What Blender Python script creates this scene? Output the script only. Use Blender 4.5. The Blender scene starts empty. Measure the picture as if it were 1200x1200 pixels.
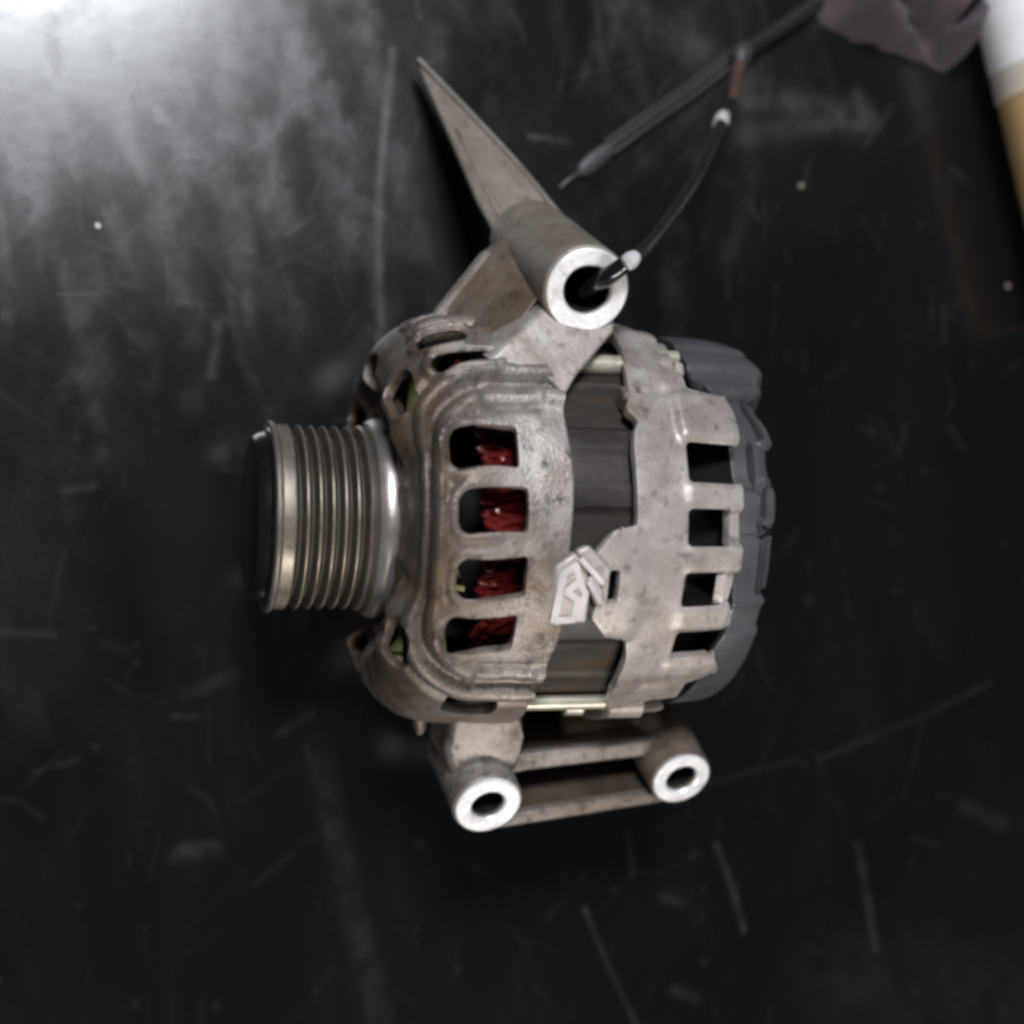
import bpy, bmesh, math, random
import numpy as np
from mathutils import Vector, Matrix

random.seed(7)
rng = np.random.default_rng(11)
S = bpy.context.scene
COL = S.collection
MM = 0.001
AXZ = 66.0            # height of the alternator axis above the bench, mm
R = math.radians

# ------------------------------------------------------------------ camera
T = R(16.5)
cam = bpy.data.cameras.new('camera')
cam.sensor_width = 36
cam.lens = 36 * 1700 / 1200
cam.clip_start = 0.01
cam.clip_end = 50
camo = bpy.data.objects.new('camera', cam)
COL.objects.link(camo)
camo.location = (-0.133487, 0.002765, 0.450645 + AXZ * MM)
camo.rotation_euler = (0, -T, 0)
cam.dof.use_dof = True
cam.dof.focus_distance = 0.43
cam.dof.aperture_fstop = 5.6
S.camera = camo

# ------------------------------------------------------------------ light
S.view_settings.view_transform = 'Standard'
S.view_settings.look = 'None'
S.view_settings.gamma = 1
S.view_settings.exposure = 0.15
S.cycles.filter_width = 3.4

w = bpy.data.worlds.new('World')
S.world = w
w.use_nodes = True
bg = w.node_tree.nodes['Background']
bg.inputs['Color'].default_value = (0.93, 0.94, 1.0, 1)
bg.inputs['Strength'].default_value = 0.042


def area(name, loc, target, sx, sy, power, color):
    l = bpy.data.lights.new(name, 'AREA')
    l.shape = 'RECTANGLE'
    l.size, l.size_y = sx, sy
    l.energy = power
    l.color = color
    o = bpy.data.objects.new(name, l)
    COL.objects.link(o)
    o.location = loc
    d = Vector(target) - Vector(loc)
    o.rotation_euler = d.to_track_quat('-Z', 'Y').to_euler()
    return o


area('ceiling_lamp', (-0.22, 0.86, 1.50), (-0.1, 0.1, 0.0), 0.42, 0.34, 29, (0.93, 0.96, 1.0))
area('ceiling_lamp', (0.05, -1.35, 0.92), (0, 0, 0.05), 0.80, 0.14, 16, (1.0, 0.96, 0.90))


# ------------------------------------------------------------------ materials
def nodes(m):
    m.use_nodes = True
    nt = m.node_tree
    return nt, nt.nodes, nt.links, nt.nodes['Principled BSDF']


def ramp(N, L, src, stops):
    r = N.new('ShaderNodeValToRGB')
    e = r.color_ramp.elements
    while len(e) < len(stops):
        e.new(0.5)
    for i, (p, c) in enumerate(stops):
        e[i].position = p
        e[i].color = c if len(c) == 4 else (*c, 1)
    L.new(src, r.inputs['Fac'])
    return r


def metal(name, c1, c2, dirt, metallic, rough, scale=60, dirt_amt=(0.52, 0.72), bump=0.25, bscale=900, aniso=None, grime_x=None, stain=0.0):
    m = bpy.data.materials.new(name)
    nt, N, L, P = nodes(m)
    tc = N.new('ShaderNodeTexCoord')
    src = tc.outputs['Object']
    if aniso:
        mp = N.new('ShaderNodeMapping')
        mp.inputs['Scale'].default_value = aniso
        L.new(src, mp.inputs['Vector'])
        src = mp.outputs['Vector']
    n1 = N.new('ShaderNodeTexNoise')
    n1.inputs['Scale'].default_value = scale
    n1.inputs['Detail'].default_value = 6
    n1.inputs['Roughness'].default_value = 0.65
    L.new(src, n1.inputs['Vector'])
    r1 = ramp(N, L, n1.outputs['Fac'], [(0.32, c1), (0.68, c2)])
    n2 = N.new('ShaderNodeTexNoise')
    n2.inputs['Scale'].default_value = scale * 0.55
    n2.inputs['Detail'].default_value = 8
    n2.inputs['Roughness'].default_value = 0.7
    n2.inputs['Distortion'].default_value = 0.6
    L.new(src, n2.inputs['Vector'])
    r2 = ramp(N, L, n2.outputs['Fac'], [(dirt_amt[0], (0, 0, 0)), (dirt_amt[1], (1, 1, 1))])
    mx = N.new('ShaderNodeMix')
    mx.data_type = 'RGBA'
    fac = r2.outputs['Color']
    if grime_x:       # road grime thrown over the belt end of the casting
        sp_ = N.new('ShaderNodeSeparateXYZ')
        L.new(tc.outputs['Object'], sp_.inputs[0])
        mr = N.new('ShaderNodeMapRange')
        mr.inputs['From Min'].default_value = grime_x[0]
        mr.inputs['From Max'].default_value = grime_x[1]
        mr.inputs['To Min'].default_value = 0
        mr.inputs['To Max'].default_value = .95
        L.new(sp_.outputs['X'], mr.inputs['Value'])
        ng = ramp(N, L, n1.outputs['Fac'], [(.28, (.45,) * 3), (.52, (1,) * 3)])
        mg = N.new('ShaderNodeMath')
        mg.operation = 'MULTIPLY'
        L.new(mr.outputs[0], mg.inputs[0])
        L.new(ng.outputs['Color'], mg.inputs[1])
        mmx = N.new('ShaderNodeMath')
        mmx.operation = 'MAXIMUM'
        L.new(mg.outputs[0], mmx.inputs[0])
        L.new(r2.outputs['Color'], mmx.inputs[1])
        fac = mmx.outputs[0]
    L.new(fac, mx.inputs[0])
    L.new(r1.outputs['Color'], mx.inputs[6])
    mx.inputs[7].default_value = (*dirt, 1)
    L.new(mx.outputs[2], P.inputs['Base Color'])
    P.inputs['Metallic'].default_value = metallic
    rr = ramp(N, L, n1.outputs['Fac'], [(0.3, (rough - .1,) * 3), (0.7, (rough + .14,) * 3)])
    L.new(rr.outputs['Color'], P.inputs['Roughness'])
    if stain:         # rust-brown film and black specks
        n4 = N.new('ShaderNodeTexNoise')
        n4.inputs['Scale'].default_value = 26
        n4.inputs['Detail'].default_value = 9
        n4.inputs['Roughness'].default_value = 0.72
        mp4 = N.new('ShaderNodeMapping')
        mp4.inputs['Location'].default_value = (3.1, 1.7, 0.4)
        mp4.inputs['Scale'].default_value = (1.0, 1.6, 1.6)
        L.new(tc.outputs['Object'], mp4.inputs['Vector'])
        L.new(mp4.outputs['Vector'], n4.inputs['Vector'])
        r4 = ramp(N, L, n4.outputs['Fac'], [(.46, (0, 0, 0)), (.70, (stain,) * 3)])
        m4 = N.new('ShaderNodeMix')
        m4.data_type = 'RGBA'
        L.new(r4.outputs['Color'], m4.inputs[0])
        L.new(mx.outputs[2], m4.inputs[6])
        m4.inputs[7].default_value = (.15, .095, .055, 1)
        n5 = N.new('ShaderNodeTexNoise')
        n5.inputs['Scale'].default_value = 260
        n5.inputs['Detail'].default_value = 5
        L.new(tc.outputs['Object'], n5.inputs['Vector'])
        r5 = ramp(N, L, n5.outputs['Fac'], [(.55, (0, 0, 0)), (.72, (stain,) * 3)])
        m5 = N.new('ShaderNodeMix')
        m5.data_type = 'RGBA'
        L.new(r5.outputs['Color'], m5.inputs[0])
        L.new(m4.outputs[2], m5.inputs[6])
        m5.inputs[7].default_value = (.05, .04, .034, 1)
        L.new(m5.outputs[2], P.inputs['Base Color'])
    n3 = N.new('ShaderNodeTexNoise')
    n3.inputs['Scale'].default_value = bscale
    n3.inputs['Detail'].default_value = 4
    L.new(tc.outputs['Object'], n3.inputs['Vector'])
    ad = N.new('ShaderNodeMath')
    ad.operation = 'ADD'
    L.new(n3.outputs['Fac'], ad.inputs[0])
    L.new(n2.outputs['Fac'], ad.inputs[1])
    b = N.new('ShaderNodeBump')
    b.inputs['Strength'].default_value = bump
    b.inputs['Distance'].default_value = 0.0012
    L.new(ad.outputs[0], b.inputs['Height'])
    L.new(b.outputs['Normal'], P.inputs['Normal'])
    return m


def plain(name, col, rough=0.5, metallic=0.0, coat=0.0, var=0.25, scale=120, bump=0.1):
    m = bpy.data.materials.new(name)
    nt, N, L, P = nodes(m)
    tc = N.new('ShaderNodeTexCoord')
    n = N.new('ShaderNodeTexNoise')
    n.inputs['Scale'].default_value = scale
    n.inputs['Detail'].default_value = 5
    L.new(tc.outputs['Object'], n.inputs['Vector'])
    a = tuple(max(0, c * (1 - var)) for c in col)
    b = tuple(min(1, c * (1 + var)) for c in col)
    r = ramp(N, L, n.outputs['Fac'], [(0.3, a), (0.7, b)])
    L.new(r.outputs['Color'], P.inputs['Base Color'])
    P.inputs['Roughness'].default_value = rough
    P.inputs['Metallic'].default_value = metallic
    P.inputs['Coat Weight'].default_value = coat
    bp = N.new('ShaderNodeBump')
    bp.inputs['Strength'].default_value = bump
    bp.inputs['Distance'].default_value = 0.001
    L.new(n.outputs['Fac'], bp.inputs['Height'])
    L.new(bp.outputs['Normal'], P.inputs['Normal'])
    return m


M = {}
M['cast'] = metal('cast_aluminium', (.235, .205, .19), (.375, .34, .32), (.075, .054, .04), 0.40, .43, 48, (.47, .68), .3, 1100, grime_x=(-.014, -.040), stain=.8)
M['cast_clean'] = metal('pale_cast_aluminium', (.36, .315, .295), (.50, .455, .43), (.20, .155, .115), 0.32, .44, 55, (.52, .74), .14, 700, stain=.5)
M['cast_dirty'] = metal('stained_cast_aluminium', (.15, .118, .09), (.25, .205, .17), (.075, .05, .03), 0.30, .50, 50, (.48, .72), stain=.6)
M['grime_shade'] = metal('shaded_grimy_aluminium', (.06, .045, .034), (.12, .09, .07), (.03, .022, .016), 0.25, .48, 50, (.48, .74))  # brown grime and recess shade put into one dark colour
M['fin'] = metal('oxidised_cast_aluminium', (.225, .19, .16), (.30, .26, .225), (.14, .11, .085), 0.30, .48, 60, (.50, .74), stain=.45)
M['machined'] = metal('machined_aluminium', (.86, .84, .845), (.93, .92, .93), (.42, .38, .35), 0.35, .36, 110, (.56, .76), 0.16, 500)
M['steel'] = metal('pulley_steel', (.17, .145, .12), (.27, .235, .20), (.11, .085, .06), 0.60, .40, 90, (.55, .80), 0.08, 1400)
M['steel_bright'] = metal('worn_steel', (.40, .37, .34), (.54, .50, .47), (.27, .23, .19), 0.75, .34, 90, (.58, .85), 0.06, 1400)
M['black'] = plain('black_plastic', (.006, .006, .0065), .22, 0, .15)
M['dark'] = plain('dark_inside', (.006, .0055, .005), .85)  # near-black colour stands in for shade inside the housings
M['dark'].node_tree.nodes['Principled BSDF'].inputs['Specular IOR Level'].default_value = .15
M['core'] = metal('core_laminations', (.024, .020, .018), (.060, .050, .043), (.105, .066, .034), 0.30, .42, 45, (.54, .72), 0.06, 300, (0.35, 1, 1))
M['cover'] = metal('grey_plastic', (.056, .055, .063), (.086, .084, .095), (.13, .12, .115), 0.0, .33, 40, (.58, .85), 0.08)
M['copper'] = plain('red_enamelled_wire', (.11, .010, .010), .3, .2, .3, .5, 200)
M['olive'] = plain('fan_steel', (.22, .21, .08), .45, .2)
M['bolt'] = plain('zinc_bolt', (.62, .58, .48), .32, .55)
M['silver'] = plain('bright_crimp', (.90, .91, .94), .2, .35)
M['wire'] = plain('black_wire', (.014, .012, .013), .35, 0, .2)
M['wire_brown'] = plain('brown_sleeve', (.09, .05, .042), .35)
M['wire_grey'] = plain('grey_sheath', (.034, .034, .037), .5)
M['paint'] = plain('white_paint_pen', (.54, .50, .49), .55)
M['groove_brown'] = plain('groove_dark_brown', (.050, .038, .028), .55, .2)
M['hole'] = plain('shaded_bore', (.012, .011, .010), .5)  # shade down the bore put into a near-black colour
M['crumb'] = plain('grit', (.30, .24, .18), .7)
M['white'] = plain('white_label', (.86, .86, .90), .45, 0, 0, .03)
M['ink'] = plain('label_ink', (.03, .03, .035), .5)
M['tan'] = plain('amber_plastic', (.50, .33, .16), .38, 0, .2, .12, 40)
M['band'] = plain('pale_band', (.60, .55, .48), .42, 0, 0, .06, 40)


def cloth_mat():
    m = bpy.data.materials.new('mauve_cloth')
    nt, N, L, P = nodes(m)
    tc = N.new('ShaderNodeTexCoord')
    n = N.new('ShaderNodeTexNoise')
    n.inputs['Scale'].default_value = 45
    n.inputs['Detail'].default_value = 7
    L.new(tc.outputs['Object'], n.inputs['Vector'])
    r = ramp(N, L, n.outputs['Fac'], [(.3, (.052, .039, .050)), (.7, (.092, .070, .087))])
    L.new(r.outputs['Color'], P.inputs['Base Color'])
    P.inputs['Roughness'].default_value = .9
    P.inputs['Sheen Weight'].default_value = .08
    wv = N.new('ShaderNodeTexNoise')
    wv.inputs['Scale'].default_value = 1500
    L.new(tc.outputs['Object'], wv.inputs['Vector'])
    b = N.new('ShaderNodeBump')
    b.inputs['Strength'].default_value = .4
    b.inputs['Distance'].default_value = .001
    L.new(wv.outputs['Fac'], b.inputs['Height'])
    L.new(b.outputs['Normal'], P.inputs['Normal'])
    return m


M['cloth'] = cloth_mat()


def bench_mat():
    m = bpy.data.materials.new('scuffed_black_bench')
    nt, N, L, P = nodes(m)
    at = N.new('ShaderNodeAttribute')
    at.attribute_name = 'dust_glare'
    tc = N.new('ShaderNodeTexCoord')
    n = N.new('ShaderNodeTexNoise')
    n.inputs['Scale'].default_value = 500
    n.inputs['Detail'].default_value = 4
    L.new(tc.outputs['Object'], n.inputs['Vector'])
    mul = N.new('ShaderNodeMath')
    mul.operation = 'MULTIPLY_ADD'
    L.new(n.outputs['Fac'], mul.inputs[0])
    mul.inputs[1].default_value = 0.9
    mul.inputs[2].default_value = 0.55
    m2 = N.new('ShaderNodeMath')
    m2.operation = 'MULTIPLY'
    m2.use_clamp = True
    L.new(mul.outputs[0], m2.inputs[0])
    L.new(at.outputs['Fac'], m2.inputs[1])
    mx = N.new('ShaderNodeMix')
    mx.data_type = 'RGBA'
    L.new(m2.outputs[0], mx.inputs[0])
    mx.inputs[6].default_value = (.0032, .0034, .0042, 1)
    mx.inputs[7].default_value = (.24, .235, .245, 1)
    L.new(mx.outputs[2], P.inputs['Base Color'])
    rr = ramp(N, L, m2.outputs[0], [(0.0, (.185,) * 3), (0.2, (.34,) * 3), (1.0, (.75,) * 3)])
    L.new(rr.outputs['Color'], P.inputs['Roughness'])
    P.inputs['IOR'].default_value = 1.55
    b = N.new('ShaderNodeBump')
    b.inputs['Strength'].default_value = .045
    b.inputs['Distance'].default_value = .0006
    n2 = N.new('ShaderNodeTexNoise')
    n2.inputs['Scale'].default_value = 130
    n2.inputs['Detail'].default_value = 6
    L.new(tc.outputs['Object'], n2.inputs['Vector'])
    L.new(n2.outputs['Fac'], b.inputs['Height'])
    L.new(b.outputs['Normal'], P.inputs['Normal'])
    return m


M['bench'] = bench_mat()


# ------------------------------------------------------------------ mesh helpers
def link_mesh(name, verts, faces, mat, parent=None, smooth=True, loc=(0, 0, 0), sharp=35):
    me = bpy.data.meshes.new(name)
    me.from_pydata([tuple(c * MM for c in v) for v in verts], [], faces)
    me.validate()
    bm = bmesh.new()
    bm.from_mesh(me)
    bmesh.ops.recalc_face_normals(bm, faces=bm.faces)
    bm.to_mesh(me)
    bm.free()
    return finish(name, me, mat, parent, smooth, loc, sharp)


def finish(name, me, mat, parent=None, smooth=True, loc=(0, 0, 0), sharp=35):
    if smooth:
        me.shade_smooth()
        me.set_sharp_from_angle(angle=R(sharp))
    me.materials.append(M[mat])
    o = bpy.data.objects.new(name, me)
    COL.objects.link(o)
    if parent:
        o.parent = parent
    o.location = loc
    return o


def thing(name, label, cat, loc=(0, 0, 0)):
    o = bpy.data.objects.new(name, None)
    o.empty_display_size = .02
    COL.objects.link(o)
    o.location = loc
    o['label'] = label
    o['category'] = cat
    return o


def bevel(o, width, seg=2, angle=35):
    b = o.modifiers.new('bevel', 'BEVEL')
    b.width = width * MM
    b.segments = seg
    b.limit_method = 'ANGLE'
    b.angle_limit = R(angle)
    b.harden_normals = False
    return o


def frame(axis):
    a = Vector(axis).normalized()
    u = a.orthogonal().normalized()
    return a, u, a.cross(u)


def lathe_geo(profile, origin, axis, n=64, closed=False):
    """profile: (t along axis, radius)"""
    a, u, v = frame(axis)
    o = Vector(origin)
    V, F = [], []
    m = len(profile)
    for i in range(n):
        c, s = math.cos(2 * math.pi * i / n), math.sin(2 * math.pi * i / n)
        for t, r in profile:
            V.append(o + a * t + (u * c + v * s) * r)
    for i in range(n):
        j = (i + 1) % n
        for k in range(m if closed else m - 1):
            k2 = (k + 1) % m
            F.append((i * m + k, j * m + k, j * m + k2, i * m + k2))
    return V, F


def lathe(name, profile, origin, axis, mat, parent, n=64, closed=False, sharp=30):
    V, F = lathe_geo(profile, origin, axis, n, closed)
    return link_mesh(name, V, F, mat, parent, True, (0, 0, AXZ * MM), sharp)


def prism_geo(poly, direction):
    d = Vector(direction)
    n = len(poly)
    V = [Vector(p) for p in poly] + [Vector(p) + d for p in poly]
    F = [tuple(range(n)), tuple(range(2 * n - 1, n - 1, -1))]
    for i in range(n):
        j = (i + 1) % n
        F.append((i, i + n, j + n, j))
    return V, F


def merge(*geos):
    V, F = [], []
    for v, f in geos:
        k = len(V)
        V += list(v)
        F += [tuple(i + k for i in q) for q in f]
    return V, F


def prism(name, poly, direction, mat, parent, bw=1.0, seg=2, z=AXZ):
    V, F = prism_geo(poly, direction)
    o = link_mesh(name, V, F, mat, parent, True, (0, 0, z * MM))
    if bw:
        bevel(o, bw, seg)
    return o


def catmull(pts, k=8):
    P = [Vector(p) for p in pts]
    P = [P[0] * 2 - P[1]] + P + [P[-1] * 2 - P[-2]]
    out = []
    for i in range(1, len(P) - 2):
        for j in range(k):
            t = j / k
            a, b, c, d = P[i - 1], P[i], P[i + 1], P[i + 2]
            out.append(0.5 * ((2 * b) + (c - a) * t + (2 * a - 5 * b + 4 * c - d) * t * t + (3 * b - a - 3 * c + d) * t ** 3))
    out.append(P[-2])
    return out


def tube_geo(pts, radii, n=12, flat=1.0):
    P = [Vector(p) for p in pts]
    if not hasattr(radii, '__len__'):
        radii = [radii] * len(P)
    V, F = [], []
    up = Vector((0, 0, 1))
    for i, p in enumerate(P):
        t = (P[min(i + 1, len(P) - 1)] - P[max(i - 1, 0)]).normalized()
        s = t.cross(up)
        if s.length < 1e-3:
            s = t.orthogonal()
        s.normalize()
        q = s.cross(t).normalized()
        for k in range(n):
            a = 2 * math.pi * k / n
            V.append(p + s * (math.cos(a) * radii[i]) + q * (math.sin(a) * radii[i] * flat))
    for i in range(len(P) - 1):
        for k in range(n):
            k2 = (k + 1) % n
            F.append((i * n + k, i * n + k2, (i + 1) * n + k2, (i + 1) * n + k))
    F.append(tuple(range(n - 1, -1, -1)))
    F.append(tuple(range((len(P) - 1) * n, len(P) * n)))
    return V, F


def wrap(a):
    return (a + 180) % 360 - 180


def sd_rr(a, b, ha, hb, rad):
    qa, qb = np.abs(a) - (ha - rad), np.abs(b) - (hb - rad)
    return np.hypot(np.maximum(qa, 0), np.maximum(qb, 0)) + np.minimum(np.maximum(qa, qb), 0) - rad


def gauss(x, w_):
    return np.exp(-(x / w_) ** 2)


def sstep(x, a, b):
    t = np.clip((x - a) / (b - a), 0, 1)
    return t * t * (3 - 2 * t)


def shell(name, prof, mat, parent, keep, disp, thick=4.0, ds=1.1, dphi=1.5, bw=0.7, inner=True):
    """Cast shell of revolution about X.  keep(s, x, r, phi) is a signed distance in mm, > 0 where
    there is metal;  disp(s, x, r, phi) lifts the surface along its normal."""
    p = np.array([tuple(q) for q in catmull([(a, b, 0) for a, b in prof], 24)])[:, :2]
    L = np.concatenate([[0], np.cumsum(np.hypot(*np.diff(p, axis=0).T))])
    ns = int(L[-1] / ds) + 1
    nphi = int(360 / dphi)
    sg = np.linspace(0, L[-1], ns)
    fx = lambda s: np.interp(s, L, p[:, 0])
    fr = lambda s: np.interp(s, L, p[:, 1])
    Sg, Ph = np.meshgrid(sg, np.arange(nphi) * dphi - 180.0, indexing='ij')
    Sg, Ph = Sg.copy(), Ph.copy()
    K = lambda s, ph: keep(s, fx(s), fr(s), ph)
    cs = (Sg[:-1] + Sg[1:]) / 2
    cp = Ph[:-1] + dphi / 2
    on = K(cs, cp) > 0
    used = np.zeros_like(Sg, int)
    for di in (0, 1):
        for dj in (0, 1):
            used[di:ns - 1 + di] += np.roll(on, dj, axis=1)
    edge = (used > 0) & (used < 4)
    edge[0] = edge[-1] = False
    for _ in range(4):
        e = 0.25
        rr = np.maximum(fr(Sg), 8.0)
        k0 = K(Sg, Ph)
        gs = (K(Sg + e, Ph) - K(Sg - e, Ph)) / (2 * e)
        dp = np.degrees(e / rr)
        gp = (K(Sg, Ph + dp) - K(Sg, Ph - dp)) / (2 * e)
        g2 = np.maximum(gs ** 2 + gp ** 2, 0.05)
        ok = edge & (np.abs(k0) < 2.2)
        st = np.where(ok, k0 / g2, 0)
        st = np.clip(st, -1.0, 1.0) * 0.8
        Sg = np.clip(Sg - st * gs, 0, L[-1])
        Ph = Ph - np.degrees(st * gp / rr)
    x, r = fx(Sg), fr(Sg)
    e = 0.4
    tx = fx(np.minimum(Sg + e, L[-1])) - fx(np.maximum(Sg - e, 0))
    tr = fr(np.minimum(Sg + e, L[-1])) - fr(np.maximum(Sg - e, 0))
    ln = np.maximum(np.hypot(tx, tr), 1e-6)
    nx, nr = -tr / ln, tx / ln
    d = disp(Sg, x, r, Ph)
    x = x + nx * d
    r = r + nr * d
    a = np.radians(Ph)
    V = np.stack([x, r * np.sin(a), r * np.cos(a)], -1).reshape(-1, 3)
    idx = np.arange(ns * nphi).reshape(ns, nphi)
    jn = np.roll(idx, -1, axis=1)
    quads = np.stack([idx[:-1], idx[1:], jn[1:], jn[:-1]], -1)[on]
    uq, inv = np.unique(quads.reshape(-1), return_inverse=True)
    me = bpy.data.meshes.new(name)
    me.from_pydata((V[uq] * MM).tolist(), [], inv.reshape(-1, 4).tolist())
    me.update()
    o = finish(name, me, mat, parent, True, (0, 0, AXZ * MM), 40)
    # outward faces
    c = me.polygons[len(me.polygons) // 2]
    flip = sum(1 if (pl.normal.y * pl.center.y + pl.normal.z * pl.center.z) < 0 else -1 for pl in me.polygons) > 0
    if flip:
        me.flip_normals()
    me.materials.append(M['grime_shade'])      # shade inside the casting painted as dark brown
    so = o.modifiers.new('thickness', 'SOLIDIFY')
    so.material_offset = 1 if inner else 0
    so.thickness = thick * MM
    so.offset = -1
    if bw:
        bevel(o, bw, 2, 50)
    return o


def curved_plate(name, pts, r, t, mat, parent, bw=.6):
    """polygon of (x, phi) points laid on a cylinder of radius r about the axis, t thick"""
    bm = bmesh.new()
    top = [bm.verts.new((x * MM, r * math.sin(R(p)) * MM, r * math.cos(R(p)) * MM)) for x, p in pts]
    bot = [bm.verts.new((x * MM, (r - t) * math.sin(R(p)) * MM, (r - t) * math.cos(R(p)) * MM)) for x, p in pts]
    n = len(pts)
    f1 = bm.faces.new(top)
    f2 = bm.faces.new(bot[::-1])
    for i in range(n):
        j = (i + 1) % n
        bm.faces.new((top[i], bot[i], bot[j], top[j]))
    bmesh.ops.triangulate(bm, faces=[f1, f2])
    bmesh.ops.recalc_face_normals(bm, faces=bm.faces)
    me = bpy.data.meshes.new(name)
    bm.to_mesh(me)
    bm.free()
    o = finish(name, me, mat, parent, True, (0, 0, AXZ * MM))
    if bw:
        bevel(o, bw, 2, 40)
    return o


# ------------------------------------------------------------------ bench
def axis_steps(lo, hi, step, ext):
    core = np.arange(lo, hi + step / 2, step)
    out, d, p = [], step, lo
    while p > -ext:
        d *= 1.5
        p -= d
        out.append(p)
    left = out[::-1]
    out, d, p = [], step, core[-1]
    while p < ext:
        d *= 1.5
        p += d
        out.append(p)
    return np.concatenate([left, core, out])


def vnoise(X, Y, sx, sy, ang=0, seed=0):
    r = np.random.default_rng(seed)
    c, s = math.cos(R(ang)), math.sin(R(ang))
    U = (X * c + Y * s) / sx + 500
    W = (-X * s + Y * c) / sy + 500
    g = r.random((256, 256))
    iu, iw = np.floor(U).astype(int), np.floor(W).astype(int)
    fu, fw = U - iu, W - iw
    fu = fu * fu * (3 - 2 * fu)
    fw = fw * fw * (3 - 2 * fw)
    G = lambda a, b: g[a % 256, b % 256]
    return (G(iu, iw) * (1 - fu) + G(iu + 1, iw) * fu) * (1 - fw) + (G(iu, iw + 1) * (1 - fu) + G(iu + 1, iw + 1) * fu) * fw


def fbm(X, Y, s, ang=0, ratio=1.0, seed=0, octs=5):
    t, a, n = 0, 1.0, 0
    for o in range(octs):
        t = t + a * vnoise(X, Y, s * ratio / 2 ** o, s / 2 ** o, ang + o * 7, seed + o * 17)
        n += a
        a *= .55
    return t / n


def on_bench(a, b):
    """bench point (mm) of a mark measured on the photograph"""
    u, v = (a - 600) / 1700, -(b - 600) / 1700
    c, n = math.cos(T), math.sin(T)
    dx, dz = c * u + n, n * u - c
    k = -(450.645 + AXZ) / dz
    return (-133.487 + k * dx, 2.765 + k * v)


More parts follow.
